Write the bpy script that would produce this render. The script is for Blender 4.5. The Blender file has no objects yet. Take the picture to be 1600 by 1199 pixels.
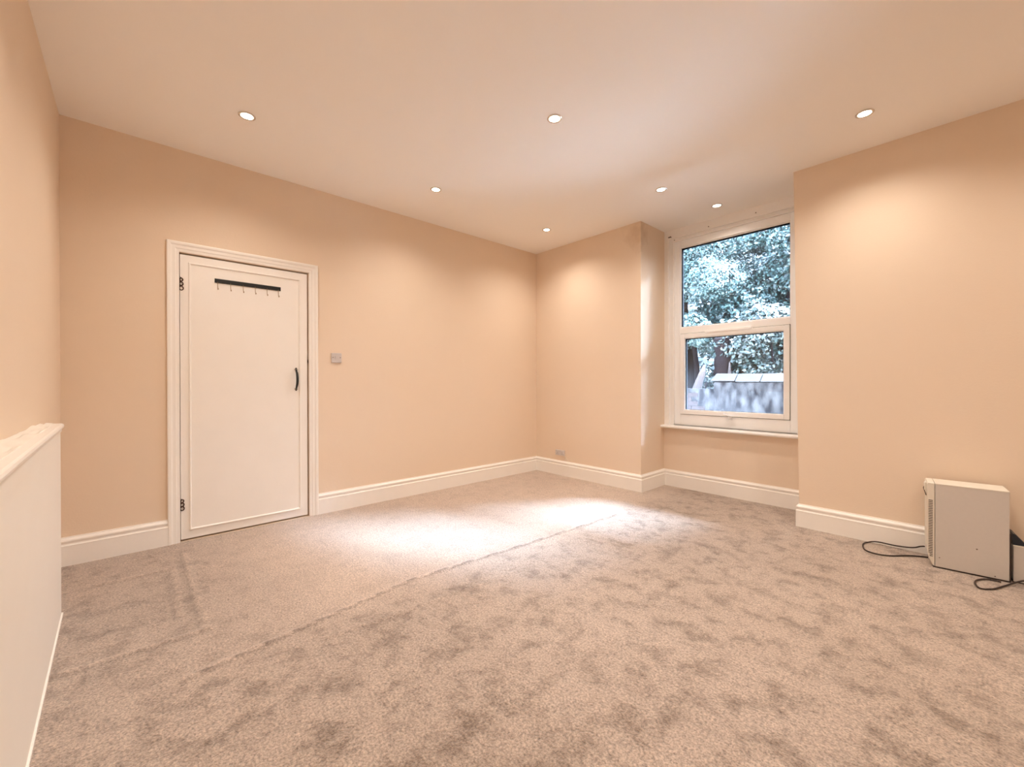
import bpy, bmesh, math, random
import numpy as np
from mathutils import Vector, Matrix

random.seed(7); rng = np.random.default_rng(7)
S = bpy.context.scene
COL = S.collection
PI = math.pi

# ------------------------------------------------------------------ camera
yaw, pit, roll = map(math.radians, (47.663, .189, -.1))
F = Vector((-math.sin(yaw), math.cos(yaw), 0)); R = Vector((math.cos(yaw), math.sin(yaw), 0)); U = Vector((0, 0, 1))
F2 = F*math.cos(pit) - U*math.sin(pit); U2 = U*math.cos(pit) + F*math.sin(pit)
R3 = R*math.cos(roll) + U2*math.sin(roll); U3 = U2*math.cos(roll) - R*math.sin(roll)
cam = bpy.data.cameras.new('camera'); cam.sensor_width = 36; cam.lens = 650.32/1600*36; cam.clip_start = .02
co = bpy.data.objects.new('camera', cam); COL.objects.link(co)
M4 = Matrix((R3, U3, -F2)).transposed().to_4x4(); M4.translation = Vector((0, 0, 1.1)); co.matrix_world = M4
S.camera = co

# ------------------------------------------------------------------ view, sky, light levels
S.view_settings.view_transform = 'Standard'; S.view_settings.look = 'None'
S.view_settings.gamma = 1; S.view_settings.use_curve_mapping = False
S.view_settings.exposure = 0.22
SKY = (.60, .78, 1.0); SKY_STRENGTH = 14.0
SPOT_W = 46.0; SPOT_COL = (1.0, .89, .77)
W = bpy.data.worlds.new('sky'); S.world = W; W.use_nodes = True
nt = W.node_tree; bg = nt.nodes['Background']
bg.inputs['Color'].default_value = (*SKY, 1); bg.inputs['Strength'].default_value = SKY_STRENGTH
cy = S.cycles
cy.use_denoising = True; cy.max_bounces = 12; cy.diffuse_bounces = 8; cy.transparent_max_bounces = 16
cy.sample_clamp_indirect = 25.0; cy.caustics_reflective = False; cy.caustics_refractive = False

# hazy sun high behind the trees: a very soft, cool light that falls steeply through the window
sl = bpy.data.lights.new('hazy_sun', 'SUN'); sl.energy = 430.0; sl.angle = math.radians(58); sl.color = (.66, .80, 1.0)
so = bpy.data.objects.new('hazy_sun', sl); COL.objects.link(so)
so.rotation_euler = Vector((-.92, -.95, -2.12)).to_track_quat('-Z', 'Y').to_euler()


def portal(name, loc, size, rot):
    l = bpy.data.lights.new(name, 'AREA'); l.shape = 'RECTANGLE'; l.size, l.size_y = size
    l.cycles.is_portal = True
    o = bpy.data.objects.new(name, l); COL.objects.link(o); o.location = loc; o.rotation_euler = rot
    return o


# window opening portals (sampling aids for the sky light, they give off nothing)
portal('window_portal', (-1.54, 4.36, 1.66), (1.2, 2.0), (-PI/2, 0, 0))

# ------------------------------------------------------------------ constants of the room
XW, YN, YS, XE, H = -3.658, 3.746, -.32, 1.9, 2.704
YR = 4.211                     # face of the window wall inside the bay recess
RX0, RX1T, RX1B = -2.203, -.906, -.866


# ------------------------------------------------------------------ materials
def mat(name, col, rough=.6, metal=0.0, noise=0.0, nscale=40, bump=0.0, bscale=200, spec=.5, emit=None, estr=0):
    m = bpy.data.materials.new(name); m.use_nodes = True; n = m.node_tree; b = n.nodes['Principled BSDF']
    b.inputs['Roughness'].default_value = rough; b.inputs['Metallic'].default_value = metal
    b.inputs['Specular IOR Level'].default_value = spec
    tc = n.nodes.new('ShaderNodeTexCoord')
    nz = n.nodes.new('ShaderNodeTexNoise'); nz.inputs['Scale'].default_value = nscale; nz.inputs['Detail'].default_value = 4
    n.links.new(tc.outputs['Object'], nz.inputs['Vector'])
    mx = n.nodes.new('ShaderNodeMix'); mx.data_type = 'RGBA'
    mx.inputs[6].default_value = (*[c*(1-noise) for c in col], 1); mx.inputs[7].default_value = (*[min(1, c*(1+noise)) for c in col], 1)
    n.links.new(nz.outputs['Fac'], mx.inputs[0]); n.links.new(mx.outputs[2], b.inputs['Base Color'])
    if bump:
        z = n.nodes.new('ShaderNodeTexNoise'); z.inputs['Scale'].default_value = bscale; z.inputs['Detail'].default_value = 3
        n.links.new(tc.outputs['Object'], z.inputs['Vector'])
        bp = n.nodes.new('ShaderNodeBump'); bp.inputs['Strength'].default_value = bump; bp.inputs['Distance'].default_value = .002
        n.links.new(z.outputs['Fac'], bp.inputs['Height']); n.links.new(bp.outputs['Normal'], b.inputs['Normal'])
    if emit:
        b.inputs['Emission Color'].default_value = (*emit, 1); b.inputs['Emission Strength'].default_value = estr
    return m


M = dict(
    wall=mat('cream_wall_paint', (.79, .66, .53), .75, noise=.015, nscale=3, bump=.25, bscale=90, spec=.25),
    ceil=mat('white_ceiling_paint', (.92, .90, .87), .85, noise=.01, nscale=2, bump=.1, bscale=120, spec=.15),
    gloss=mat('white_gloss_paint', (.89, .87, .84), .32, noise=.02, nscale=8, bump=.12, bscale=60),
    satin=mat('white_satin_paint', (.85, .82, .77), .5, noise=.015, nscale=8, bump=.15, bscale=80),
    upvc=mat('white_window_plastic', (.90, .91, .92), .3),
    sill=mat('white_sill_paint', (.90, .89, .88), .35, noise=.02, nscale=10),
    gasket=mat('black_rubber_gasket', (.004, .005, .006), .8, spec=.02),
    bronze=mat('dark_bronze', (.05, .022, .012), .45, .5, noise=.3, nscale=300),
    black=mat('matt_black_metal', (.010, .013, .015), .45, .0),
    hookm=mat('antique_brass_wire', (.42, .30, .20), .35, .7),
    plate=mat('greyed_white_plastic', (.60, .56, .55), .4),
    screw=mat('dull_screw_steel', (.20, .16, .14), .4, .7),
    chrome=mat('satin_chrome', (.75, .72, .68), .25, .9),
    casing=mat('cream_enamelled_steel', (.62, .585, .55), .5, noise=.03, nscale=60, bump=.2, bscale=700),
    bezel=mat('aged_white_plastic', (.76, .72, .64), .45, noise=.02, nscale=20),
    rubber=mat('brown_black_rubber', (.030, .018, .014), .55),
    navy=mat('blue_black_plastic', (.012, .018, .030), .4),
    dark=mat('dark_gap', (.03, .02, .015), .9),
    bark=mat('bark', (.008, .006, .007), .9, spec=.05, noise=.5, nscale=14, bump=1, bscale=30),
    stump=mat('pale_broken_wood', (.060, .050, .050), .8, spec=.05, noise=.3, nscale=20, bump=1, bscale=40),
    stone=mat('pale_coping_stone', (.016, .0155, .0155), .85, spec=.05, noise=.15, nscale=9, bump=.8, bscale=40),
    earth=mat('dark_bank_soil', (.035, .045, .05), .95, spec=.05, noise=.4, nscale=5, bump=1, bscale=10),
    paving=mat('pale_yard_paving', (.34, .34, .33), .9, noise=.15, nscale=6),
)


def leaf_mat(name, dark, light):
    m = bpy.data.materials.new(name); m.use_nodes = True; n = m.node_tree; b = n.nodes['Principled BSDF']
    b.inputs['Roughness'].default_value = .35
    g = n.nodes.new('ShaderNodeNewGeometry')
    r = n.nodes.new('ShaderNodeValToRGB'); r.color_ramp.elements[0].color = (*dark, 1); r.color_ramp.elements[1].color = (*light, 1)
    n.links.new(g.outputs['Random Per Island'], r.inputs['Fac']); n.links.new(r.outputs['Color'], b.inputs['Base Color'])
    return m


M['leaf_a'] = leaf_mat('blue_green_leaves', (.007, .017, .019), (.034, .066, .063))
M['leaf_b'] = leaf_mat('pale_green_leaves', (.017, .036, .038), (.060, .098, .092))
M['leaf_c'] = leaf_mat('dark_ivy_leaves', (.003, .007, .007), (.025, .04, .038))


def wall_north_mat():
    m = M['wall'].copy(); m.name = 'cream_wall_paint_stained'
    n = m.node_tree; b = n.nodes['Principled BSDF']
    geo = n.nodes.new('ShaderNodeNewGeometry')
    d = n.nodes.new('ShaderNodeVectorMath'); d.operation = 'DISTANCE'; d.inputs[1].default_value = (-2.24, YN, 2.60)
    n.links.new(geo.outputs['Position'], d.inputs[0])
    nz = n.nodes.new('ShaderNodeTexNoise'); nz.inputs['Scale'].default_value = 14; nz.inputs['Detail'].default_value = 5
    n.links.new(geo.outputs['Position'], nz.inputs['Vector'])
    a = n.nodes.new('ShaderNodeMath'); a.operation = 'MULTIPLY_ADD'; a.inputs[1].default_value = .30
    n.links.new(nz.outputs['Fac'], a.inputs[0]); n.links.new(d.outputs['Value'], a.inputs[2])
    mr = n.nodes.new('ShaderNodeMapRange'); mr.inputs['From Min'].default_value = .18; mr.inputs['From Max'].default_value = .33
    mr.inputs['To Min'].default_value = .30; mr.inputs['To Max'].default_value = 0
    n.links.new(a.outputs[0], mr.inputs['Value'])
    old = b.inputs['Base Color'].links[0].from_socket
    mx = n.nodes.new('ShaderNodeMix'); mx.data_type = 'RGBA'; mx.inputs[7].default_value = (.42, .27, .14, 1)
    n.links.new(mr.outputs[0], mx.inputs[0]); n.links.new(old, mx.inputs[6]); n.links.new(mx.outputs[2], b.inputs['Base Color'])
    return m


M['wall_n'] = wall_north_mat()


def carpet_mat():
    m = bpy.data.materials.new('beige_twist_carpet'); m.use_nodes = True; n = m.node_tree; b = n.nodes['Principled BSDF']
    L = n.links.new
    b.inputs['Roughness'].default_value = .95; b.inputs['Specular IOR Level'].default_value = .15
    b.inputs['Sheen Weight'].default_value = .35; b.inputs['Sheen Roughness'].default_value = .5
    tc = n.nodes.new('ShaderNodeTexCoord')

    def noise(scale, detail=3, rough=.5, vec=None, dist=0):
        z = n.nodes.new('ShaderNodeTexNoise'); z.inputs['Scale'].default_value = scale; z.inputs['Detail'].default_value = detail
        z.inputs['Roughness'].default_value = rough; z.inputs['Distortion'].default_value = dist
        L(vec or tc.outputs['Object'], z.inputs['Vector']); return z.outputs['Fac']

    def rng_(v, a, c, lo=0, hi=1):
        r = n.nodes.new('ShaderNodeMapRange'); r.inputs[1].default_value = a; r.inputs[2].default_value = c
        r.inputs[3].default_value = lo; r.inputs[4].default_value = hi; L(v, r.inputs[0]); return r.outputs[0]

    def math_(op, a, c):
        r = n.nodes.new('ShaderNodeMath'); r.operation = op
        for i, v in enumerate((a, c)):
            if isinstance(v, (int, float)): r.inputs[i].default_value = v
            else: L(v, r.inputs[i])
        return r.outputs[0]
    sx = n.nodes.new('ShaderNodeSeparateXYZ'); L(tc.outputs['Object'], sx.inputs[0])
    # the nap lies one way west of the seam (smooth) and is trodden into blotches east of it
    east = rng_(math_('ADD', sx.outputs['X'], rng_(noise(2.0), 0, 1, -.15, .15)), -2.15, -1.85)
    near = rng_(sx.outputs['Y'], .1, .9, 1, 0)
    blot_amt = math_('MAXIMUM', math_('MULTIPLY', east, 1.0), math_('MAXIMUM', math_('MULTIPLY', near, .8), .35))
    b1 = rng_(noise(8.0, 6, .70, dist=.15), .48, .64)
    b2 = rng_(noise(19, 4, .65), .50, .70)
    blot = math_('MULTIPLY', math_('ADD', math_('MULTIPLY', b1, .85), math_('MULTIPLY', b2, .50)), blot_amt)
    big = rng_(noise(.9, 2), .35, .65, 0, .25)
    fine = rng_(noise(120, 3, .75), .34, .66)
    fine2 = rng_(noise(70, 3, .7), .30, .70)
    tot = math_('ADD', math_('MULTIPLY', blot, .68), big)
    cr = n.nodes.new('ShaderNodeMix'); cr.data_type = 'RGBA'; cr.clamp_factor = True
    cr.inputs[6].default_value = (.49, .395, .33, 1); cr.inputs[7].default_value = (.195, .142, .110, 1)
    L(tot, cr.inputs[0])
    g = math_('ADD', math_('MULTIPLY', fine, .85), math_('MULTIPLY', fine2, .35))
    g = math_('ADD', g, .40)
    vm = n.nodes.new('ShaderNodeVectorMath'); vm.operation = 'SCALE'; L(cr.outputs[2], vm.inputs[0]); L(g, vm.inputs['Scale'])
    def attr(nm):
        a = n.nodes.new('ShaderNodeAttribute'); a.attribute_name = nm; return a.outputs['Fac']
    k = math_('MULTIPLY', math_('SUBTRACT', 1.0, math_('MULTIPLY', attr('crease_shade'), .42)), math_('ADD', 1.0, math_('MULTIPLY', attr('ridge_light'), .22)))  # shade in the creases and light on the ridges, painted into the colour
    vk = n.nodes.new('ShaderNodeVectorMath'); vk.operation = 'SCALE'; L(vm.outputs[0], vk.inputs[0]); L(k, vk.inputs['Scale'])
    lay = math_('ADD', 1.0, math_('MULTIPLY', math_('MULTIPLY', math_('SUBTRACT', 1.0, east), math_('SUBTRACT', 1.0, near)), .22))
    vl = n.nodes.new('ShaderNodeVectorMath'); vl.operation = 'SCALE'; L(vk.outputs[0], vl.inputs[0]); L(lay, vl.inputs['Scale'])
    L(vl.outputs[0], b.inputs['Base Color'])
    h = math_('ADD', math_('MULTIPLY', fine, .6), math_('MULTIPLY', blot, -1.2))
    bp = n.nodes.new('ShaderNodeBump'); bp.inputs['Strength'].default_value = .7; bp.inputs['Distance'].default_value = .006
    L(h, bp.inputs['Height']); L(bp.outputs['Normal'], b.inputs['Normal'])
    return m


M['carpet'] = carpet_mat()


def glass_mat():
    m = bpy.data.materials.new('window_glass'); m.use_nodes = True; n = m.node_tree
    for x in list(n.nodes):
        if x.type != 'OUTPUT_MATERIAL': n.nodes.remove(x)
    t = n.nodes.new('ShaderNodeBsdfTransparent'); t.inputs[0].default_value = (.95, .98, 1, 1)
    g = n.nodes.new('ShaderNodeBsdfGlossy'); g.inputs['Roughness'].default_value = .02
    f = n.nodes.new('ShaderNodeFresnel'); f.inputs[0].default_value = 1.45
    x = n.nodes.new('ShaderNodeMixShader'); n.links.new(f.outputs[0], x.inputs[0]); n.links.new(t.outputs[0], x.inputs[1]); n.links.new(g.outputs[0], x.inputs[2])
    n.links.new(x.outputs[0], [k for k in n.nodes if k.type == 'OUTPUT_MATERIAL'][0].inputs[0])
    return m


M['glass'] = glass_mat()


def filmed_glass_mat():
    """glass with a pale translucent film that gets thicker towards the lower left of the pane"""
    m = M['glass'].copy(); m.name = 'filmed_window_glass'; n = m.node_tree
    out = [k for k in n.nodes if k.type == 'OUTPUT_MATERIAL'][0]; base = out.inputs[0].links[0].from_socket
    tr = n.nodes.new('ShaderNodeBsdfTranslucent'); tr.inputs[0].default_value = (.75, .82, .95, 1)
    tc = n.nodes.new('ShaderNodeTexCoord'); sx = n.nodes.new('ShaderNodeSeparateXYZ'); n.links.new(tc.outputs['Generated'], sx.inputs[0])
    a = n.nodes.new('ShaderNodeMath'); a.operation = 'MULTIPLY_ADD'; a.inputs[1].default_value = .6
    n.links.new(sx.outputs['X'], a.inputs[0]); n.links.new(sx.outputs['Z'], a.inputs[2])
    nz = n.nodes.new('ShaderNodeTexNoise'); nz.inputs['Scale'].default_value = 4; n.links.new(tc.outputs['Generated'], nz.inputs['Vector'])
    c = n.nodes.new('ShaderNodeMath'); c.operation = 'MULTIPLY_ADD'; c.inputs[1].default_value = .35
    n.links.new(nz.outputs['Fac'], c.inputs[0]); n.links.new(a.outputs[0], c.inputs[2])
    r = n.nodes.new('ShaderNodeMapRange'); r.interpolation_type = 'SMOOTHSTEP'
    r.inputs[1].default_value = .15; r.inputs[2].default_value = .95; r.inputs[3].default_value = FILM; r.inputs[4].default_value = 0
    n.links.new(c.outputs[0], r.inputs[0])
    x = n.nodes.new('ShaderNodeMixShader'); n.links.new(r.outputs[0], x.inputs[0]); n.links.new(base, x.inputs[1]); n.links.new(tr.outputs[0], x.inputs[2])
    n.links.new(x.outputs[0], out.inputs[0]); return m


FILM = .008  # strongest mix of the pale film
M['filmed_glass'] = filmed_glass_mat()


def render_mat():
    m = mat('streaked_garden_wall_render', (.021, .021, .023), .9, spec=.05, noise=.35, nscale=7, bump=1, bscale=25)
    n = m.node_tree; b = n.nodes['Principled BSDF']
    tc = [x for x in n.nodes if x.type == 'TEX_COORD'][0]
    mp = n.nodes.new('ShaderNodeMapping'); mp.inputs['Scale'].default_value = (7, 7, 3.2); n.links.new(tc.outputs['Object'], mp.inputs[0])
    nz = n.nodes.new('ShaderNodeTexNoise'); nz.inputs['Scale'].default_value = 1.6; nz.inputs['Detail'].default_value = 9
    n.links.new(mp.outputs[0], nz.inputs['Vector'])
    cr = n.nodes.new('ShaderNodeValToRGB'); cr.color_ramp.elements[0].position = .35; cr.color_ramp.elements[0].color = (.22, .22, .26, 1)
    cr.color_ramp.elements[1].position = .65; cr.color_ramp.elements[1].color = (1.5, 1.5, 1.5, 1)
    n.links.new(nz.outputs['Fac'], cr.inputs[0])
    old = b.inputs['Base Color'].links[0].from_socket
    mx = n.nodes.new('ShaderNodeMix'); mx.data_type = 'RGBA'; mx.blend_type = 'MULTIPLY'; mx.inputs[0].default_value = 1
    n.links.new(old, mx.inputs[6]); n.links.new(cr.outputs[0], mx.inputs[7]); n.links.new(mx.outputs[2], b.inputs['Base Color'])
    return m


M['render'] = render_mat()
M['brick'] = mat('weathered_brick', (.02, .014, .014), .9, spec=.05, noise=.35, nscale=12, bump=.8, bscale=60)


# ------------------------------------------------------------------ mesh helpers
def obj(name, bm, m, parent=None, smooth=False, bevel=0, origin=None):
    me = bpy.data.meshes.new(name)
    bmesh.ops.recalc_face_normals(bm, faces=bm.faces[:])
    if origin is not None:
        bmesh.ops.translate(bm, verts=bm.verts[:], vec=-Vector(origin))
    bm.to_mesh(me); bm.free()
    o = bpy.data.objects.new(name, me); COL.objects.link(o)
    if origin is not None: o.location = origin
    me.materials.append(M[m] if isinstance(m, str) else m)
    if smooth:
        for p in me.polygons: p.use_smooth = True
    if bevel:
        bv = o.modifiers.new('bevel', 'BEVEL'); bv.width = bevel; bv.segments = 2; bv.limit_method = 'ANGLE'
    if parent: o.parent = parent
    return o


def tag(o, label, cat, group=None):
    o['label'] = label; o['category'] = cat
    if group: o['group'] = group
    return o


def struct(o):
    o['kind'] = 'structure'; return o


def thing(name, label, cat, loc=(0, 0, 0), rotz=0, group=None):
    o = bpy.data.objects.new(name, None); COL.objects.link(o); o.location = loc; o.rotation_euler = (0, 0, rotz)
    o.empty_display_size = .05
    return tag(o, label, cat, group)


def hexa(bm, pts):
    """8 corners: bottom loop then top loop"""
    v = [bm.verts.new(p) for p in pts]
    for f in ((0, 1, 2, 3), (7, 6, 5, 4), (0, 4, 5, 1), (1, 5, 6, 2), (2, 6, 7, 3), (3, 7, 4, 0)):
        bm.faces.new([v[i] for i in f])
    return bm


def box(bm, x0, x1, y0, y1, z0, z1):
    return hexa(bm, [(x0, y0, z0), (x1, y0, z0), (x1, y1, z0), (x0, y1, z0), (x0, y0, z1), (x1, y0, z1), (x1, y1, z1), (x0, y1, z1)])


def BM(): return bmesh.new()


def bx(*a): return box(BM(), *a)


def tube(bm, pts, r, seg=8, closed=False, caps=True):
    pts = [Vector(p) for p in pts]; n = len(pts); rings = []
    rr = r if hasattr(r, '__len__') else [r]*n
    prev = None
    for i, p in enumerate(pts):
        if closed: t = pts[(i+1) % n] - pts[i-1]
        else: t = pts[min(i+1, n-1)] - pts[max(i-1, 0)]
        t.normalize()
        if prev is None:
            a = Vector((0, 0, 1)) if abs(t.z) < .9 else Vector((1, 0, 0))
            u = t.cross(a).normalized()
        else:
            u = (prev - t*prev.dot(t)).normalized()
        prev = u; w = t.cross(u)
        rings.append([bm.verts.new(p + (u*math.cos(2*PI*k/seg) + w*math.sin(2*PI*k/seg))*rr[i]) for k in range(seg)])
    for i in range(n if closed else n-1):
        a, b = rings[i], rings[(i+1) % n]
        for k in range(seg): bm.faces.new((a[k], a[(k+1) % seg], b[(k+1) % seg], b[k]))
    if caps and not closed:
        bm.faces.new(rings[0][::-1]); bm.faces.new(rings[-1])
    return bm


def smooth_path(pts, n=8):
    P = [Vector(p) for p in pts]; out = []
    for i in range(len(P)-1):
        a, b, c, d = P[max(i-1, 0)], P[i], P[i+1], P[min(i+2, len(P)-1)]
        for k in range(n):
            t = k/n
            out.append(.5*((2*b) + (c-a)*t + (2*a-5*b+4*c-d)*t*t + (3*b-a-3*c+d)*t**3))
    out.append(P[-1]); return out


def lathe(bm, prof, seg=32, axis='z'):
    """prof: list of (r, h); revolved about z, closed at r=0 ends"""
    rings = []
    for r, h in prof:
        if r < 1e-6: rings.append([bm.verts.new((0, 0, h))])
        else: rings.append([bm.verts.new((r*math.cos(2*PI*k/seg), r*math.sin(2*PI*k/seg), h)) for k in range(seg)])
    for a, b in zip(rings, rings[1:]):
        for k in range(seg):
            k2 = (k+1) % seg
            if len(a) == 1 and len(b) == 1: continue
            if len(a) == 1: bm.faces.new((a[0], b[k], b[k2]))
            elif len(b) == 1: bm.faces.new((a[k], a[k2], b[0]))
            else: bm.faces.new((a[k], a[k2], b[k2], b[k]))
    return bm


def sweep(prof, p0, p1, nrm, m0=0.0, m1=0.0, z=True):
    """prof (out, up) extruded from p0 to p1 along a wall whose inward normal is nrm;
    m0/m1: mitre factors (shift of the ends along the run per unit of 'out')"""
    bm = BM(); p0 = Vector(p0); p1 = Vector(p1); d = (p1-p0).normalized(); nn = Vector(nrm); up = Vector((0, 0, 1))
    A = [bm.verts.new(p0 + nn*o + up*h + d*(m0*o)) for o, h in prof]
    B = [bm.verts.new(p1 + nn*o + up*h - d*(m1*o)) for o, h in prof]
    k = len(prof)
    for i in range(k):
        bm.faces.new((A[i], A[(i+1) % k], B[(i+1) % k], B[i]))
    bm.faces.new(A[::-1]); bm.faces.new(B)
    return bm


# ------------------------------------------------------------------ floor: carpet with its real ridges and seams
def seg_dist(px, py, a, b):
    ax, ay = a; bx_, by_ = b; dx, dy = bx_-ax, by_-ay; L2 = dx*dx+dy*dy
    t = np.clip(((px-ax)*dx+(py-ay)*dy)/L2, 0, 1)
    return np.hypot(px-(ax+t*dx), py-(ay+t*dy))


def make_floor():
    fx, fy = XW-.02, YS-.02
    xs = np.concatenate([np.arange(fx, 0.25, .014), np.linspace(.27, XE+.02, 40)])
    ys = np.arange(fy, YR+.02, .016)
    X, Y = np.meshgrid(xs, ys)
    wob = .012*np.sin(Y*2.3)+.008*np.sin(Y*5.1+1)
    Z = np.zeros_like(X)
    # long seam that runs from near the wall of the window to the near left, a raised ridge beside a groove
    seam = [(-1.955, 3.0), (-2.02, 2.0), (-2.085, 1.13), (-2.01, .60), (-1.95, .14)]
    d = np.full_like(X, 9.0)
    for a, b in zip(seam, seam[1:]): d = np.minimum(d, seg_dist(X+wob*.3, Y, a, b))
    side = np.interp(Y, [p[1] for p in seam[::-1]], [p[0] for p in seam[::-1]])
    Z += .010*np.exp(-(d/.016)**2) - .010*np.exp(-(np.hypot(d, 0)/.012)**2)*(X > side+.006)
    d2 = seg_dist(X, Y, (-1.86, .62), (-1.76, 1.75)); Z += .004*np.exp(-(d2/.014)**2)
    # joint of the underlay patch by the door
    for a, b, h in (((-2.31, -.30), (-2.285, .24), .009), ((-2.285, .24), (-3.40, .24), .009), ((-3.19, -.16), (-3.17, .17), .007),
                    ((-3.17, .17), (-2.50, .165), .007), ((-2.44, -.28), (-2.42, -.02), .004)):
        d3 = seg_dist(X, Y, a, b); Z += h*np.exp(-(d3/.013)**2)
    # soft unevenness of the pile
    Z += .0012*np.sin(X*7+Y*3)*np.sin(Y*6-X*2)
    groove_shade = np.clip(np.exp(-((d-.004)/.010)**2)*(X > side) + .0*X, 0, 1)*(Y < 2.95)  # painted shading: dark along the groove, lighter on the ridge
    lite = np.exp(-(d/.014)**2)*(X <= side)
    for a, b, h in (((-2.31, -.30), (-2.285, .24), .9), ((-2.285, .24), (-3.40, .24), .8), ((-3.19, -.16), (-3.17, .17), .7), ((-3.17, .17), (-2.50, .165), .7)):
        lite = np.maximum(lite, h*np.exp(-(seg_dist(X, Y, a, b)/.012)**2)); groove_shade = np.maximum(groove_shade, .55*h*np.exp(-((seg_dist(X, Y, (a[0]+.022, a[1]-.022), (b[0]+.022, b[1]-.022)))/.014)**2))
    nx, ny = len(xs), len(ys)
    v = np.stack([X.ravel(), Y.ravel(), Z.ravel()], 1)
    i = np.arange(nx*ny).reshape(ny, nx)
    q = np.stack([i[:-1, :-1].ravel(), i[:-1, 1:].ravel(), i[1:, 1:].ravel(), i[1:, :-1].ravel()], 1)
    me = bpy.data.meshes.new('floor'); me.from_pydata(v.tolist(), [], q.tolist()); me.materials.append(M['carpet'])
    for p in me.polygons: p.use_smooth = True
    for nm, arr in (('crease_shade', groove_shade), ('ridge_light', lite)):
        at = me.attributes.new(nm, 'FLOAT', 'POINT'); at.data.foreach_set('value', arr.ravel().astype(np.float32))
    o = bpy.data.objects.new('floor', me); COL.objects.link(o); struct(o)


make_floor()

# ------------------------------------------------------------------ ceiling and walls
struct(obj('ceiling', bx(XW-.15, XE+.15, YS-.15, 4.40, H, H+.12), 'ceil'))

b = BM()   # west wall (door wall), leaving the door opening
DY0, DY1, DZ = .228, 1.070, 1.998
box(b, XW-.15, XW, YS-.15, DY0, 0, H); box(b, XW-.15, XW, DY1, 4.40, 0, H); box(b, XW-.15, XW, DY0, DY1, DZ, H)
box(b, XW-.15, XW-.075, DY0, DY1, 0, DZ); box(b, XW-.16, XW+.003, DY0-.05, DY1+.05, -.05, .0015)
struct(obj('wall_west', b, 'wall'))

b = BM()   # north wall with its window recess
box(b, XW, RX0, YN, 4.40, 0, H)
hexa(b, [(RX1B, YN, 0), (XE, YN, 0), (XE, 4.40, 0), (RX1B, 4.40, 0), (RX1T, YN, H), (XE, YN, H), (XE, 4.40, H), (RX1T, 4.40, H)])
box(b, RX0, RX1B, YR, 4.40, 0, .615)
struct(obj('wall_north', b, 'wall_n'))
struct(obj('wall_south', bx(XW, XE, YS-.15, YS, 0, H), 'wall'))
struct(obj('wall_east', bx(XE, XE+.15, YS-.15, 4.40, 0, H), 'wall'))

# ------------------------------------------------------------------ baseboards (moulded skirting)
SK = [(0, 0), (.020, 0), (.020, .118), (.0215, .121), (.020, .124), (.0135, .128), (.0125, .134), (.016, .141), (.019, .148),
      (.0185, .154), (.0145, .159), (.009, .163), (.006, .168), (.006, .172), (0, .172)]
runs = [('baseboard_west', (XW, YS, 0), (XW, .1715, 0), (1, 0, 0), 0, 0),
        ('baseboard_west', (XW, 1.1385, 0), (XW, YN, 0), (1, 0, 0), 0, 1),
        ('baseboard_north', (XW, YN, 0), (RX0, YN, 0), (0, -1, 0), 1, -1),
        ('baseboard_recess', (RX0, YN, 0), (RX0, YR, 0), (1, 0, 0), -1, 1),
        ('baseboard_recess', (RX0, YR, 0), (RX1B, YR, 0), (0, -1, 0), 1, 1),
        ('baseboard_recess', (RX1B, YR, 0), (RX1B, YN, 0), (-1, 0, 0), 1, -1),
        ('baseboard_north', (RX1B, YN, 0), (XE, YN, 0), (0, -1, 0), -1, 1),
        ('baseboard_south', (-.85, YS, 0), (XE, YS, 0), (0, 1, 0), 0, 1),
        ('baseboard_east', (XE, YS, 0), (XE, YN, 0), (-1, 0, 0), 1, 1)]
for nme, p0, p1, nr, m0, m1 in runs:
    struct(obj(nme, sweep(SK, p0, p1, nr, m0, m1), 'gloss'))

# ------------------------------------------------------------------ door surround: architrave legs and head
AR = [(0, 0), (0, .020), (.006, .022), (.018, .021), (.026, .016), (.030, .0155), (.044, .0155), (.050, .012), (.060, .011), (.0665, .010), (.0665, 0)]  # (across from outside, out)


def arch(y_out, sgn, zt, width):
    """mitred leg whose outer edge is y_out, running inward with sign sgn; zt = outer top"""
    bm = BM(); k = width/.0665
    A = [bm.verts.new((XW+o, y_out+sgn*a*k, 0)) for a, o in AR]
    B = [bm.verts.new((XW+o, y_out+sgn*a*k, zt-a*k)) for a, o in AR]
    n = len(AR)
    for i in range(n): bm.faces.new((A[i], A[(i+1) % n], B[(i+1) % n], B[i]))
    bm.faces.new(A[::-1]); bm.faces.new(B); return bm


AY0, AY1, AZ = .1715, 1.1385, 2.068
struct(obj('trim_1', arch(AY0, 1, AZ, .0665), 'gloss'))
struct(obj('trim_2', arch(AY1, -1, AZ, .0665), 'gloss'))
bm = BM()
A = [bm.verts.new((XW+o, AY0+a, AZ-a)) for a, o in AR]; B = [bm.verts.new((XW+o, AY1-a, AZ-a)) for a, o in AR]
for i in range(len(AR)): bm.faces.new((A[i], A[(i+1) % len(AR)], B[(i+1) % len(AR)], B[i]))
bm.faces.new(A[::-1]); bm.faces.new(B)
struct(obj('trim_3', bm, 'gloss'))

# ------------------------------------------------------------------ door_1: flush leaf with planted panel moulding
LX = XW - .002                 # front face of the leaf
door = bpy.data.objects.new('door_1', None); COL.objects.link(door); door.location = (XW, .2385, 0); struct(door); door.empty_display_size = .1


def dchild(name, bm, m, parent=door, **k):
    o = obj(name, bm, m, None, **k)
    off = Vector((XW, .2385, 0))
    o.parent = parent; o.matrix_parent_inverse = Matrix.Translation(-off)
    return o


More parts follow.
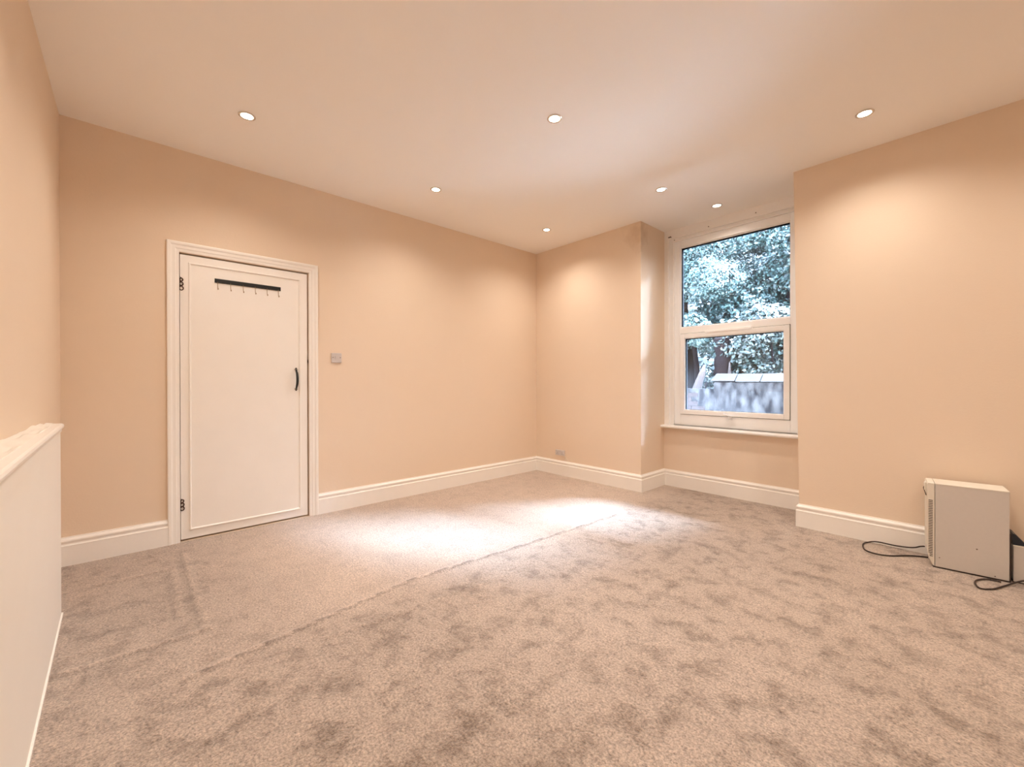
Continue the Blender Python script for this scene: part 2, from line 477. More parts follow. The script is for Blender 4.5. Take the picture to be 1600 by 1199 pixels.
LY0, LY1, LZ0, LZ1 = .2415, 1.0600, .014, 1.987
leaf = dchild('door_leaf', bx(LX-.036, LX, LY0, LY1, LZ0, LZ1), 'gloss', bevel=.0015)
MY0, MY1, MZ0, MZ1 = .288, 1.010, .070, 1.938
MP = [(0, 0), (.002, .007), (.006, .009), (.010, .0075), (.0135, .003), (.0145, 0)]


def bead(c0, c1, across):
    """moulding strip from corner c0 to c1 (y,z), across = inward dir (dy,dz), mitred"""
    bm = BM(); a0 = Vector((0, *c0)); a1 = Vector((0, *c1)); d = (a1-a0).normalized(); ac = Vector((0, *across))
    A = [bm.verts.new(a0 + ac*w + d*w + Vector((LX+o, 0, 0))) for w, o in MP]
    B = [bm.verts.new(a1 + ac*w - d*w + Vector((LX+o, 0, 0))) for w, o in MP]
    n = len(MP)
    for i in range(n): bm.faces.new((A[i], A[(i+1) % n], B[(i+1) % n], B[i]))
    bm.faces.new(A[::-1]); bm.faces.new(B); return bm


for c0, c1, ac in (((MY0, MZ0), (MY1, MZ0), (0, 1)), ((MY0, MZ1), (MY1, MZ1), (0, -1)), ((MY0, MZ0), (MY0, MZ1), (1, 0)), ((MY1, MZ0), (MY1, MZ1), (-1, 0))):
    dchild('panel_moulding', bead(c0, c1, ac), 'gloss')
# curly bronze hinges
for zc, hh in ((1.783, .10), (.256, .088)):
    bm = BM(); y = .2395
    s = hh/.10
    tube(bm, [(LX+.004, y-.001, zc-.034*s), (LX+.004, y-.001, zc+.028*s)], .0030, 8)
    for dz, rr in ((-.030, .0115), (.000, .0105), (.029, .0090)):
        pts = [(LX+.003+.001*math.sin(a), y+.010+rr*.95*math.cos(a), zc+dz*s+rr*1.15*math.sin(a)) for a in np.linspace(0, 2*PI, 17)[:-1]]
        tube(bm, pts, .0033, 6, closed=True)
    tube(bm, smooth_path([(LX+.003, y, zc+.014*s), (LX+.004, y+.012, zc+.018*s), (LX+.003, y+.017, zc+.026*s)], 4), .0022, 6)
    tube(bm, smooth_path([(LX+.003, y+.002, zc+.046*s), (LX+.003, y+.012, zc+.040*s), (LX+.003, y+.018, zc+.031*s)], 4), [.001]+[.0022]*8, 6)
    tube(bm, smooth_path([(LX+.003, y, zc-.014*s), (LX+.004, y+.012, zc-.012*s), (LX+.003, y+.016, zc-.004*s)], 4), .0022, 6)
    dchild('hinge', bm, 'bronze', smooth=True)
# bow pull handle
bm = BM(); yh = .975
path = smooth_path([(LX+.004, yh, 1.203), (LX+.013, yh, 1.190), (LX+.032, yh, 1.168), (LX+.041, yh, 1.126), (LX+.034, yh, 1.088), (LX+.014, yh, 1.062), (LX+.004, yh, 1.050)], 6)
tube(bm, path, [.0055+.0040*math.sin(PI*i/(len(path)-1)) for i in range(len(path))], 10)
h = dchild('door_handle', bm, 'black', smooth=True)
for zz in (1.205, 1.048):
    for dy, dz in ((-.008, 0), (.008, 0), (0, .008 if zz > 1.1 else -.008)):
        bm = BM(); lathe(bm, [(0, 0), (.0068, 0), (.0068, .002), (.004, .0045), (0, .005)], 12)
        bmesh.ops.rotate(bm, verts=bm.verts[:], cent=(0, 0, 0), matrix=Matrix.Rotation(PI/2, 3, 'Y'))
        bmesh.ops.translate(bm, verts=bm.verts[:], vec=(LX, yh+dy, zz+dz))
        dchild('handle_boss', bm, 'chrome' if dy else 'black', parent=door, smooth=True)
dchild('catch', bx(LX-.01, LX+.003, 1.0605, 1.0665, 1.265, 1.287), 'bronze')

# ------------------------------------------------------------------ coat rack on the door
t = thing('coat_rack', 'long black metal rail with six thin wire hooks, fixed high on the white door', 'coat rack', (LX, .652, 1.835))
obj('rail', bx(.0005, .006, -.2135, .2135, -.014, .016), 'black', t, bevel=.0015)
for i in range(6):
    y = -.196 + .392*i/5
    bm = BM()
    tube(bm, smooth_path([(.004, y, -.004), (.006, y, -.022), (.009, y, -.044), (.018, y, -.062), (.030, y, -.066), (.037, y, -.058)], 4), .0019, 6)
    obj('hook', bm, 'hookm', t, smooth=True)

# ------------------------------------------------------------------ switch and socket
t = thing('switch_plate', 'small greyed white switch plate on the cream wall to the right of the door', 'light switch', (XW, 1.2915, 1.3105))
obj('plate', bx(.0005, .012, -.043, .043, -.041, .041), 'plate', t, bevel=.004)
for y in (-.0305, .0305):
    bm = lathe(BM(), [(0, 0), (.0040, 0), (.0040, .0022), (0, .0030)], 12)
    bmesh.ops.rotate(bm, verts=bm.verts[:], cent=(0, 0, 0), matrix=Matrix.Rotation(PI/2, 3, 'Y'))
    bmesh.ops.translate(bm, verts=bm.verts[:], vec=(.0115, y, .003)); obj('screw', bm, 'screw', t)
bm = hexa(BM(), [(.0115, -.013, -.012), (.014, -.013, -.012), (.014, 0, -.012), (.0115, 0, -.012), (.0115, -.013, .014), (.0185, -.013, .014), (.0185, 0, .014), (.0115, 0, .014)])
obj('rocker', bm, 'plate', t, bevel=.001)

t = thing('wall_socket', 'cream double wall socket low on the far wall, just above the skirting', 'socket', (-3.257, YN, .262))
obj('plate', bx(-.070, .070, -.016, -.0005, -.030, .034), 'plate', t, bevel=.003)
for x in (-.036, .036):
    obj('rocker', bx(x-.008, x+.008, -.020, -.0155, .014, .028), 'plate', t, bevel=.001)
    for dx, dz in ((0, .004), (-.010, -.013), (.010, -.013)):
        obj('socket_slot', bx(x+dx-.0025, x+dx+.0025, -.0166, -.0158, dz-.004, dz+.004), 'dark', t)
t = tag(obj('socket_cable', tube(BM(), smooth_path([(-3.200, YN-.008, .236), (-3.178, YN-.010, .225), (-3.168, YN-.008, .205), (-3.185, YN-.007, .186), (-3.182, YN-.007, .175)], 5), .003, 8), 'bezel', smooth=True),
        'short thin cable curling down from the low socket to the skirting', 'cable')

# ------------------------------------------------------------------ window
def make_window(n, x0, x1, full=True):
    """uPVC window set in a stepped timber lining between x0 and x1"""
    w = bpy.data.objects.new('window_%d' % n, None); COL.objects.link(w); w.location = ((x0+x1)/2, YR, .615); struct(w); w.empty_display_size = .1
    off = Matrix.Translation(-Vector(w.location))

    def part(name, bm, m='upvc', parent=w, **k):
        o = obj(name, bm, m, None, **k); o.parent = parent
        if parent is w: o.matrix_parent_inverse = off
        return o

    def frame(bm, a0, a1, c0, c1, wl, wr, wb, wt, y0, y1):
        box(bm, a0, a0+wl, y0, y1, c0, c1); box(bm, a1-wr, a1, y0, y1, c0, c1)
        box(bm, a0+wl, a1-wr, y0, y1, c0, c0+wb); box(bm, a0+wl, a1-wr, y0, y1, c1-wt, c1); return bm
    ZS = .645
    TB = H - .0005
    # stepped timber lining: outer board, then a set-back board with rounded stops
    part('outer_lining', frame(BM(), x0, x1, ZS, TB, .050, .050, .0005, .088, 4.222, 4.40), 'sill', bevel=.004)
    part('staff_bead', frame(BM(), x0+.040, x1-.040, ZS, TB-.080, .016, .016, .0005, .016, 4.206, 4.223), 'sill', bevel=.006)
    part('inner_lining', frame(BM(), x0+.050, x1-.050, ZS, TB-.088, .048, .048, .0005, .036, 4.238, 4.40), 'sill', bevel=.003)
    part('inner_bead', frame(BM(), x0+.088, x1-.088, ZS, TB-.114, .013, .013, .0005, .013, 4.226, 4.239), 'sill', bevel=.005)
    # uPVC outer frame with transom
    a0, a1 = x0+.098, x1-.098; c0, c1 = ZS+.0005, TB-.125
    zt0, zt1 = 1.603, 1.668
    bm = frame(BM(), a0, a1, c0, c1, 0.060, .060, .1145, .070, 4.255, 4.315)
    box(bm, a0+.060, a1-.060, 4.255, 4.315, zt0, zt1)
    part('window_frame', bm, bevel=.004)
    bm = frame(BM(), a0+.055, a1-.055, zt1-.004, c1-.066, .012, .012, .012, .012, 4.268, 4.285)
    part('glazing_bead', bm, bevel=.003)
    g0, g1, gz0, gz1 = a0+.067, a1-.067, zt1+.008, c1-.078
    part('glass_pane', bx(g0-.004, g1+.004, 4.290, 4.294, gz0-.004, gz1+.004), 'glass')
    part('gasket', frame(BM(), g0-.002, g1+.002, gz0-.002, gz1+.002, .006, .006, .006, .008, 4.281, 4.2895), 'gasket')
    part('gasket', frame(BM(), g0-.001, g1+.001, gz0-.001, gz1+.001, .006, .002, .002, .008, 4.2945, 4.3155), 'gasket')
    # opening lower sash
    s0, s1, sz0, sz1 = a0+.064, a1-.064, c0+.1185, zt0-.004
    sash = part('opening_sash', frame(BM(), s0, s1, sz0, sz1, .042, .042, .042, .045, 4.243, 4.300), bevel=.004)
    part('shadow_gap', frame(BM(), s0-.0045, s1+.0045, sz0-.0045, sz1+.0045, .006, .006, .006, .006, 4.262, 4.298), 'gasket')
    part('glazing_bead', frame(BM(), s0+.039, s1-.039, sz0+.039, sz1-.042, .010, .010, .010, .010, 4.252, 4.270), parent=sash, bevel=.003)
    h0, h1, hz0, hz1 = s0+.048, s1-.048, sz0+.049, sz1-.052
    part('glass_pane', bx(h0-.004, h1+.004, 4.276, 4.280, hz0-.004, hz1+.004), 'filmed_glass', parent=sash)
    part('gasket', frame(BM(), h0-.002, h1+.002, hz0-.002, hz1+.002, .005, .005, .004, .007, 4.267, 4.2755), 'gasket', parent=sash)
    part('gasket', frame(BM(), h0-.001, h1+.001, hz0-.001, hz1+.001, .006, .002, .002, .007, 4.2805, 4.3005), 'gasket', parent=sash)
    # trickle vent strip across the transom
    xm = (x0+x1)/2
    part('trickle_vent', bx(xm-.235, xm+.195, 4.236, 4.256, zt0-.012, zt0+.012), bevel=.003)
    # lever handle
    bm = BM(); zc = sz0+.004
    box(bm, xm-.006, xm+.020, 4.232, 4.243, zc-.034, zc+.012)
    tube(bm, smooth_path([(xm-.048, 4.212, zc+.016), (xm-.020, 4.206, zc+.013), (xm+.008, 4.212, zc-.002), (xm+.010, 4.232, zc-.004)], 5), [.006]*14+[.009, .009], 10)
    tube(bm, smooth_path([(xm, 4.208, zc+.006), (xm+.050, 4.212, zc+.004), (xm+.105, 4.214, zc+.006)], 5), [.007-.0003*i for i in range(11)], 10)
    part('handle', bm, 'upvc', smooth=True)
    return w


make_window(1, RX0+.0005, -.8935)
for k, (x0, x1) in enumerate(((RX0, -.868),)):
    bm = BM()
    pr = [(4.40, .617), (4.142, .617), (4.136, .620), (4.131, .628), (4.131, .636), (4.136, .643), (4.142, .6445), (4.40, .6445)]
    A = [bm.verts.new((x0+.001, y, z)) for y, z in pr]; B = [bm.verts.new((x1-.001, y, z)) for y, z in pr]
    for i in range(8): bm.faces.new((A[i], A[(i+1) % 8], B[(i+1) % 8], B[i]))
    bm.faces.new(A[::-1]); bm.faces.new(B)
    struct(obj('trim_%d' % (4+k), bm, 'sill'))

# old curtain hook and screw heads left in the window head
t = thing('curtain_bracket', 'tiny dark curtain bracket in the top left corner of the window surround', 'bracket', (-2.134, 4.222, 2.630))
obj('back_plate', bx(-.016, .014, -.004, -.0003, -.006, .006), 'bronze', t, bevel=.001)
obj('hook', tube(BM(), smooth_path([(-.013, -.003, .002), (-.014, -.018, 0), (-.004, -.024, -.002), (.006, -.018, 0), (.010, -.022, .006)], 5), .0042, 8), 'bronze', t, smooth=True)
for (x, z, y, lab) in ((-2.098, 2.597, 4.2380, 'small dark screw head just below the corner curtain bracket'),
                       (-1.739, 2.638, 4.2220, 'small dark screw head left of centre in the board over the window'),
                       (-1.315, 2.648, 4.2220, 'small dark screw head right of centre in the board over the window')):
    bm = lathe(BM(), [(0, 0), (.0055, 0), (.005, .002), (0, .003)], 10)
    bmesh.ops.rotate(bm, verts=bm.verts[:], cent=(0, 0, 0), matrix=Matrix.Rotation(PI/2, 3, 'X'))
    o = obj('screw', bm, 'screw'); o.location = (x, y-.0002, z); tag(o, lab, 'screw')

# ------------------------------------------------------------------ downlights
def downlight_lamp(t, k=1.0):
    l = bpy.data.lights.new('lamp', 'SPOT'); l.energy = SPOT_W*k*.97; l.color = SPOT_COL; l.spot_size = math.radians(146); l.spot_blend = 1.0
    l.shadow_soft_size = .028
    o = bpy.data.objects.new('lamp', l); COL.objects.link(o); o.parent = t; o.location = (0, 0, -.012)


def downlight(x, y, label, k=1.0):
    t = thing('downlight', label, 'downlight', (x, y, H))
    bm = lathe(BM(), [(.033, -.0003), (.044, -.0003), (.0455, -.002), (.044, -.0045), (.038, -.0062), (.0335, -.005), (.032, -.0015), (.033, -.0003)], 36)
    obj('rim', bm, 'chrome', t, smooth=True)
    bm = lathe(BM(), [(0, -.0055), (.022, -.0050), (.032, -.0030), (.0325, -.0004), (0, -.0004)], 32)
    obj('lens', bm, 'lamp_lens', t, smooth=True)
    downlight_lamp(t, k)


M['lamp_lens'] = mat('lit_lamp_lens', (.9, .9, .85), .4, emit=(1, .90, .74), estr=9)
DL = [(-2.923, .513, 'lit downlight in the ceiling nearest the left wall, in front of the door'),
      (-2.985, 1.867, 'lit downlight in the middle of the row that follows the door wall'),
      (-2.993, 3.223, 'lit downlight in the far corner where the door wall meets the window wall'),
      (-1.698, 1.901, 'lit downlight at the top centre of the picture, in the middle of the ceiling'),
      (-1.728, 3.258, 'lit downlight just in front of the window recess'),
      (-1.544, 3.929, 'lit downlight inside the window recess, over the window'),
      (-.421, 3.239, 'lit downlight at the top right, in front of the wall right of the window')]
for x, y, lab in DL: downlight(x, y, lab, .4 if y > 3.8 else 1.0)     # the one in the recess is a weaker lamp
# the same ceiling grid goes on over and behind the camera: unseen lamps added to light that side
for x, y in ((-1.70, .52), (-.42, 1.90), (-.42, .52), (.86, 3.24), (.86, 1.90), (.86, .52)):
    t = thing('downlight', 'unseen ceiling downlight added to light the camera side of the room', 'downlight', (x, y, H), 0, 'downlights beyond the picture')
    bm = lathe(BM(), [(0, -.0055), (.022, -.0050), (.032, -.0030), (.0325, -.0004), (0, -.0004)], 24)
    obj('lens', bm, 'lamp_lens', t, smooth=True); downlight_lamp(t)

# ------------------------------------------------------------------ low boxed ledge on the left
def edge_y(x): return -.262 + .030*(x+2.9)/1.3          # plan line of the front face (not quite parallel to the wall)


X0, X1 = -2.900, -1.0
t = thing('boxed_ledge', 'long waist-high cream painted boxing with a worn wooden top along the left wall', 'boxing', (X0, YS, 0))


def led(name, bm, m, **k):
    o = obj(name, bm, m, None, **k); o.parent = t; o.matrix_parent_inverse = Matrix.Translation(-Vector((X0, YS, 0))); return o


def slab(xa, xb, back, d0, z0, z1):
    return hexa(BM(), [(xa, back, z0), (xb, back, z0), (xb, edge_y(xb)+d0, z0), (xa, edge_y(xa)+d0, z0),
                       (xa, back, z1), (xb, back, z1), (xb, edge_y(xb)+d0, z1), (xa, edge_y(xa)+d0, z1)])


led('front_panel', slab(X0+.006, X1, YS+.001, .008, .0095, .884), 'satin')
led('apron_strip', hexa(BM(), [(X0+.004, edge_y(X0)+.008, .872), (X1, edge_y(X1)+.008, .815), (X1, edge_y(X1)+.0125, .815), (X0+.004, edge_y(X0)+.0125, .872),
                               (X0+.004, edge_y(X0)+.008, .8845), (X1, edge_y(X1)+.008, .8845), (X1, edge_y(X1)+.0125, .8845), (X0+.004, edge_y(X0)+.0125, .8845)]), 'satin')
led('base_strip', slab(X0, X1, YS+.001, .014, .0, .0095), 'gloss')
# nosing
bm = BM(); pr = [(-.012, .884), (.012, .884), (.018, .888), (.020, .896), (.018, .904), (.012, .9075), (-.012, .908)]
A = [bm.verts.new((X0-.004, edge_y(X0)+a, z)) for a, z in pr]; B = [bm.verts.new((X1, edge_y(X1)+a, z)) for a, z in pr]
for i in range(7): bm.faces.new((A[i], A[(i+1) % 7], B[(i+1) % 7], B[i]))
bm.faces.new(A[::-1]); bm.faces.new(B); led('nosing', bm, 'gloss')
# two warped top boards butted against the wall
for ya, yb, ph in ((0.0, .5, 0.3), (.52, 1.0, 2.0)):
    bm = BM(); nx = 90; rows = []
    for i in range(nx+1):
        x = X0-.002+(X1-X0+.002)*i/nx; e = edge_y(x)-.012; y0 = YS+.001
        A_, B_ = y0+(e-y0)*ya, y0+(e-y0)*yb
        lift = .004*math.sin(x*9+ph)+.003*math.sin(x*23+ph*2)
        rows.append([bm.verts.new((x, A_, .888)), bm.verts.new((x, A_, .9075+max(lift, 0)+.004*(1-ya))), bm.verts.new((x, (A_+B_)/2, .909+lift*.6)),
                     bm.verts.new((x, B_, .9085+max(0, -lift)*.6)), bm.verts.new((x, B_, .888))])
    for r0, r1 in zip(rows, rows[1:]):
        for k in range(5): bm.faces.new((r0[k], r0[(k+1) % 5], r1[(k+1) % 5], r1[k]))
    bm.faces.new(rows[0][::-1]); bm.faces.new(rows[-1]); led('top_board', bm, 'satin')

# ------------------------------------------------------------------ appliance by the right-hand wall
t = thing('appliance_cabinet', 'cream steel box-shaped appliance with slotted front edge standing against the right-hand wall', 'appliance', (-.135, 3.505, 0), math.radians(6.2))
# local x runs along the broad side that faces the room (0 .. .287), local y goes to the wall
Wd, Dp, Ht = .288, .172, .492
obj('casing', bx(0.002, Wd, 0, Dp, .006, Ht), 'casing', t, bevel=.002)
obj('top_cover', bx(0.002, Wd+.001, -.001, Dp+.001, Ht-.001, Ht+.004), 'bezel', t, bevel=.001)
# plastic front bezel (faces west), bottom curves under
bm = BM(); pr = [(0, .006), (-.008, .012), (-.024, .050), (-.030, .085), (-.032, .13), (-.032, Ht-.004), (-.028, Ht+.004), (0, Ht+.004)]
A = [bm.verts.new((a, -.001, z)) for a, z in pr]; B = [bm.verts.new((a, Dp+.001, z)) for a, z in pr]
for i in range(8): bm.faces.new((A[i], A[(i+1) % 8], B[(i+1) % 8], B[i]))
bm.faces.new(A[::-1]); bm.faces.new(B)
bz = obj('front_bezel', bm, 'bezel', t, bevel=.002)
for i in range(34):                                   # vent slots wrapping the edge of the bezel
    z = .062 + i*.0100
    obj('vent_slot', bx(-.026 if z > .08 else -.021, -.008, -.0018, -.0006, z, z+.0042), 'dark', bz)
obj('base', bx(-.006, Wd+.004, -.002, Dp, 0, .007), 'rubber', t)
obj('edge_strip', bx(Wd+.0005, Wd+.006, .002, .012, .004, .265), 'rubber', t)  # thin dark strip up the right edge of the casing
obj('latch', tube(BM(), smooth_path([(-.036, .06, .470), (-.044, .06, .455), (-.041, .055, .440), (-.034, .03, .415)], 5), .0022, 6), 'bronze', t, smooth=True)
obj('latch_boss', bx(-.042, -.031, .050, .075, .440, .490), 'bezel', t, bevel=.004)
obj('scratch_mark', lathe(BM(), [(0, 0), (.004, 0), (.0035, .0012), (0, .0015)], 10), 'screw', t)
o = COL.objects['scratch_mark']; o.name = 'side_screw'; o.rotation_euler = (PI/2, 0, 0); o.location = (.168, -.0002, .150)
for lx, lz in ((.020, .062), (.236, .018)):
    o = obj('side_screw', lathe(BM(), [(0, 0), (.003, 0), (.0025, .001), (0, .0015)], 10), 'screw', t); o.rotation_euler = (PI/2, 0, 0); o.location = (lx, -.0002, lz)

t = thing('power_box', 'low cream box with a sloping blue-black lid, to the right of the steel appliance', 'box', (.166, 3.560, 0), math.radians(6.2))
obj('body', bx(0, .052, 0, .13, .004, .198), 'casing', t, bevel=.0015)
obj('top_edge', bx(-.001, .053, -.001, .010, .1975, .202), 'bezel', t, bevel=.001)
obj('base', bx(-.002, .12, -.002, .12, 0, .005), 'rubber', t)
obj('side_gap', bx(.0525, .0560, .001, .12, .005, .196), 'dark', t)
bm = BM(); A = [bm.verts.new(p) for p in ((0, .012, .199), (.056, .012, .199), (.010, .012, .258), (0, .012, .262))]
B = [bm.verts.new((v.co.x, .12, v.co.z)) for v in A]
for i in range(4): bm.faces.new((A[i], A[(i+1) % 4], B[(i+1) % 4], B[i]))
bm.faces.new(A[::-1]); bm.faces.new(B); obj('sloping_lid', bm, 'navy', t)

# cables
tag(obj('power_cable', tube(BM(), smooth_path([(-.187, 3.695, .057), (-.205, 3.700, .050), (-.245, 3.700, .031), (-.321, 3.700, .021), (-.416, 3.700, .020), (-.462, 3.69, .006),
    (-.478, 3.629, .005), (-.456, 3.524, .005), (-.407, 3.487, .005), (-.334, 3.51, .005), (-.253, 3.600, .005), (-.190, 3.645, .005), (-.170, 3.655, .005)], 8), .0042, 8), 'rubber', smooth=True),
    'dark cable looping out on the carpet to the left of the steel appliance', 'cable')
tag(obj('power_cable', tube(BM(), smooth_path([(.120, 3.492, .006), (.070, 3.488, .0055), (.032, 3.432, .005), (.025, 3.362, .005), (.043, 3.309, .005), (.088, 3.348, .005), (.130, 3.440, .0055), (.165, 3.505, .012),
    (.205, 3.540, .028), (.250, 3.546, .036), (.30, 3.546, .02)], 8), .0042, 8), 'rubber', smooth=True),
    'dark cable in a narrow loop on the carpet at the appliance foot, right', 'cable')

# ------------------------------------------------------------------ outside: yard, garden wall, bank, trees
struct(obj('ground_yard', bx(-16, 10, 4.42, 9.0, -.30, -.20), 'paving'))
bm = BM(); nx, ny = 40, 24; g = []
for j in range(ny+1):
    row = []
    for i in range(nx+1):
        x = -18+30*i/nx; y = 8.6+8.5*j/ny
        z = -.2 + min(max(0, (y-8.6))*.85, 5.6) + .35*math.sin(x*1.7+y)*min(1, j/4) + .2*math.sin(x*3.1-y*2)*min(1, j/4)
        row.append(bm.verts.new((x, y, z)))
    g.append(row)
for j in range(ny):
    for i in range(nx): bm.faces.new((g[j][i], g[j][i+1], g[j+1][i+1], g[j+1][i]))
struct(obj('ground_bank', bm, 'earth', smooth=True))


def leaves(name, m, C, N, size, parent=None):
    """C, N: centres and outward normals; folded two-triangle leaves"""
    n = len(C)
    rnd = rng.normal(size=(n, 3)); Nn = N + rnd*.55; Nn /= np.linalg.norm(Nn, axis=1)[:, None]
    t = rng.normal(size=(n, 3)); t[:, 2] -= .6; t -= Nn*(t*Nn).sum(1)[:, None]; t /= np.linalg.norm(t, axis=1)[:, None]
    s = np.cross(Nn, t); L = (size*(.6+.8*rng.random(n)))[:, None]
    v = np.stack([C-t*L*.5, C+s*L*.30+Nn*L*.08, C+t*L*.5, C-s*L*.30+Nn*L*.08], 1).reshape(-1, 3)
    i = np.arange(n)*4
    f = np.concatenate([np.stack([i, i+1, i+2], 1), np.stack([i, i+2, i+3], 1)])
    me = bpy.data.meshes.new(name)
    me.vertices.add(len(v)); me.vertices.foreach_set('co', v.ravel().astype(np.float32))
    me.loops.add(len(f)*3); me.loops.foreach_set('vertex_index', f.ravel().astype(np.int32))
    me.polygons.add(len(f)); me.polygons.foreach_set('loop_start', np.arange(len(f))*3)
    me.update(); me.validate()
    me.materials.append(M[m])
    o = bpy.data.objects.new(name, me); COL.objects.link(o)
    if parent: o.parent = parent
    return o


def crown(clumps, dens):
    """clumps: (centre, radius, squash) -> leaf centres on lumpy shells"""
    Cs, Ns = [], []
    for c, r, sq in clumps:
        k = int(dens*r*r*4*PI)
        d = rng.normal(size=(k, 3)); d /= np.linalg.norm(d, axis=1)[:, None]
        lum = 1+.16*np.sin(d[:, 0]*9+c[0]*3)*np.sin(d[:, 2]*8+c[2]*2)+.10*np.sin(d[:, 1]*15)
        rr = r*lum*(.78+.27*rng.random(k)**.6)
        P = np.array(c)+d*rr[:, None]*np.array([1, 1, sq])
        Cs.append(P); Ns.append(d+np.array([0, -.25, .5]))
    return np.concatenate(Cs), np.concatenate(Ns)


def tree(name, label, cat, base, clumps, dens, size, lm, trunk, group=None):
    t = thing(name, label, cat, base, 0, group)
    off = Matrix.Translation(-Vector(base))
    C, N = crown(clumps, dens)
    C = C - np.array(base)
    o = leaves('foliage', lm, C, N, size, t); o['kind'] = 'stuff'
    for pts, rad in trunk:
        bm = tube(BM(), smooth_path(pts, 5), [rad*(1-.5*i/(5*(len(pts)-1))) for i in range(5*(len(pts)-1)+1)], 10)
        q = obj('trunk' if rad > .09 else 'branch', bm, 'bark', None, smooth=True); q.parent = t; q.matrix_parent_inverse = off
    return t


def cl(x0, x1, y0, y1, z0, z1, n, r0, r1):
    return [((random.uniform(x0, x1), random.uniform(y0, y1), random.uniform(z0, z1)), random.uniform(r0, r1), random.uniform(.6, .85)) for _ in range(n)]


tree('leafy_tree', 'large pale blue-green tree filling the upper left of the window view', 'tree', (-4.25, 9.2, .3),
     cl(-5.6, -3.6, 8.6, 10.4, 2.2, 4.6, 30, .38, .75), 1000, .052, 'leaf_b',
     [([(-4.25, 9.2, .3), (-4.2, 9.15, 1.4), (-4.35, 9.2, 2.6), (-4.3, 9.2, 3.4)], .16)])
tree('leafy_tree', 'darker leafy tree in the upper right of the window view', 'tree', (-2.35, 9.6, .6),
     cl(-3.5, -1.2, 9.1, 10.6, 2.0, 4.6, 28, .36, .7), 700, .070, 'leaf_a',
     [([(-2.35, 9.6, .6), (-2.4, 9.5, 2.0), (-2.3, 9.6, 3.6)], .12)])
tree('garden_shrub', 'dense dark shrub seen through the lower pane, above the stone coping', 'shrub', (-2.55, 8.1, -.2),
     cl(-3.0, -1.7, 7.9, 8.6, .9, 2.1, 14, .25, .42), 900, .075, 'leaf_c',
     [([(-2.55, 8.1, -.2), (-2.6, 8.1, .8), (-2.5, 8.1, 1.5)], .05), ([(-2.25, 8.0, -.2), (-2.22, 8.0, .9), (-2.25, 8.0, 1.75)], .03)])
tree('garden_shrub', 'pale overhanging shrub at the upper left of the lower pane', 'shrub', (-3.65, 8.3, -.2),
     cl(-4.3, -3.2, 7.9, 8.8, 1.75, 2.35, 9, .24, .4), 900, .06, 'leaf_b',
     [([(-3.75, 8.5, -.2), (-3.7, 8.5, .9), (-3.75, 8.4, 1.9)], .08)])
tree('leafy_tree', 'unseen rounded lower tree right of the window, added to block low daylight', 'tree', (.6, 9.8, .6),
     cl(-1.0, 2.6, 9.3, 10.4, 1.2, 3.3, 22, .4, .75), 380, .075, 'leaf_a', [([(.6, 9.8, .6), (.7, 9.8, 1.8), (.6, 9.8, 2.8)], .12)])  # out of view, added to keep low daylight off the door and ledge
tree('climber', 'small pale climber growing up beside the broken stump', 'climber', (-3.30, 7.45, -.2),
     [((-3.11, 7.66, 1.10), .11, 1.1), ((-3.14, 7.66, .98), .12, .9), ((-3.16, 7.66, 1.28), .08, 1.2)], 1500, .045, 'leaf_c', [([(-3.30, 7.45, -.2), (-3.2, 7.45, .5), (-3.1, 7.45, 1.1)], .02)])
# ivy covering the bank
k = 26000
x = rng.uniform(-12, 6, k); y = 8.7+rng.random(k)*8
z = -.2+np.minimum((y-8.6)*.85, 5.6)+.25*np.sin(x*2.3)+.12+rng.random(k)*.35
o = leaves('bank_ivy', 'leaf_c', np.stack([x, y, z], 1), np.tile([0, -.6, .8], (k, 1)), .15)
tag(o, 'dark ivy leaves covering the bank behind the trees', 'ivy'); o['kind'] = 'stuff'
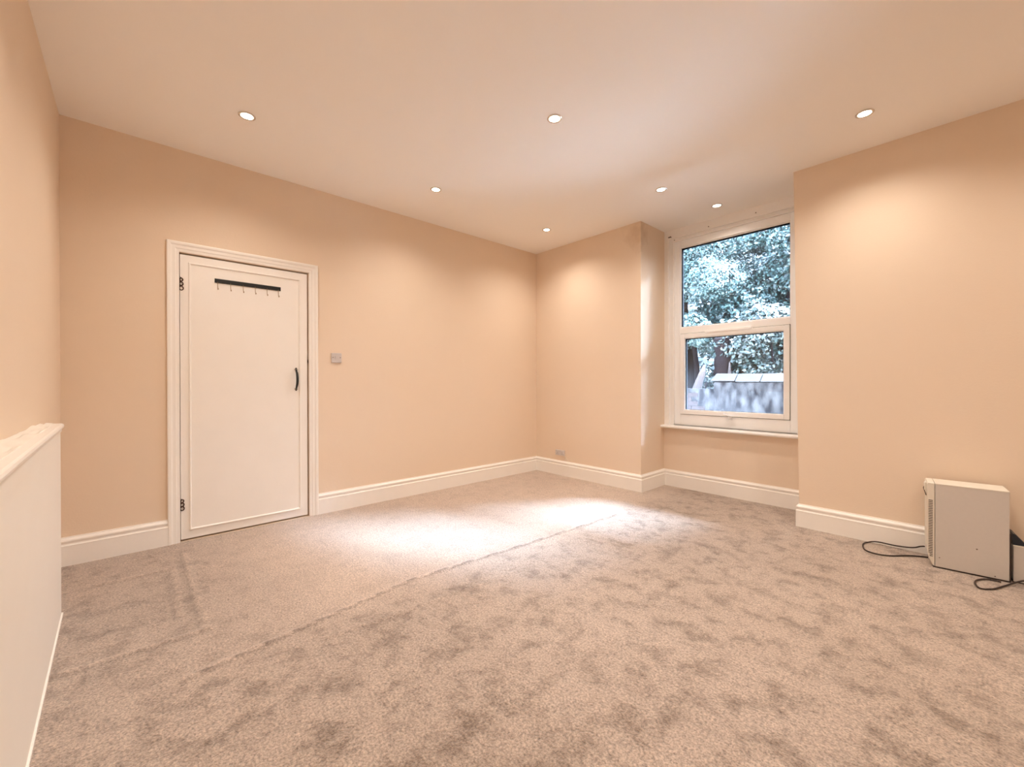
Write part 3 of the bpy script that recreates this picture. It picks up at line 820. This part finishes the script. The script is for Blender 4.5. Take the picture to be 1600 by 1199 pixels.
# dark trunk and broken pale stump behind the wall
t = thing('dead_tree', 'broad dark bare tree behind the left end of the pale coping', 'tree', (-2.97, 7.72, -.25))
obj('trunk', tube(BM(), smooth_path([(0, 0, 0), (.02, 0, 1.0), (.03, .03, 1.5), (.02, .05, 1.9), (.0, .05, 2.15)], 5), [(.165-.002*i)*(1+.13*math.sin(i*2.1)+.08*math.sin(i*5.3)) for i in range(21)], 14), 'bark', t, smooth=True)
for dz, dx in ((1.25, .20), (1.55, .18)):
    obj('bark_flake', hexa(BM(), [(dx-.03, -.10, dz-.12), (dx+.02, -.12, dz-.12), (dx+.03, -.08, dz-.10), (dx, -.06, dz-.1), (dx-.01, -.08, dz+.14), (dx+.005, -.09, dz+.16), (dx+.01, -.07, dz+.15), (dx, -.06, dz+.14)]), 'stump', t)
o = obj('tree_stump', tube(BM(), smooth_path([(-.16, 0, 0), (-.13, .0, .9), (-.06, 0, 1.22), (.02, 0, 1.45), (.06, 0, 1.60)], 5),
    [.10]*8+[.085, .08, .075, .07, .065, .06, .06, .055, .05, .04, .03, .02, .008], 8), 'stump')
o.location = (-3.22, 7.50, -.2); tag(o, 'pale broken stump leaning at the left of the lower pane', 'tree stump')

# garden wall with coping stones
gw = struct(obj('garden_wall', bx(-2.82, 3.5, 7.05, 7.30, -.25, 1.09), 'render'))
xx = -2.86
while xx < 1.0:
    w = random.uniform(.36, .46); dz = random.uniform(-.012, .012)
    y0, y1 = 6.975+random.uniform(-.012, .012), 7.375
    bm = hexa(BM(), [(xx, y0, 1.098+dz), (xx+w-.012, y0, 1.098+dz), (xx+w-.012, y1, 1.098), (xx, y1, 1.098),
                     (xx+(.05 if xx < -2.8 else .0), 7.13, 1.226+dz), (xx+w-.012, 7.13, 1.226+dz*.3), (xx+w-.012, 7.22, 1.226), (xx+(.05 if xx < -2.8 else 0), 7.22, 1.226)])
    obj('coping_stone', bm, 'stone', gw, bevel=.012); xx += w
# lower, rough brick wall carrying on to the left
bw = struct(obj('garden_wall_low', bx(-6.5, -2.83, 7.10, 7.28, -.25, .98), 'render'))
for r in range(14):
    z = .02+r*.075
    for c in range(12):
        x = -5.0 + c*.225 + (.11 if r % 2 else 0)
        if x > -3.12 or (r > 9 and random.random() < .25*(r-9)): continue
        me = bx(x, x+.215, 7.082+random.uniform(-.006, .004), 7.11, z, z+.065)
        obj('brick', me, 'brick', bw)
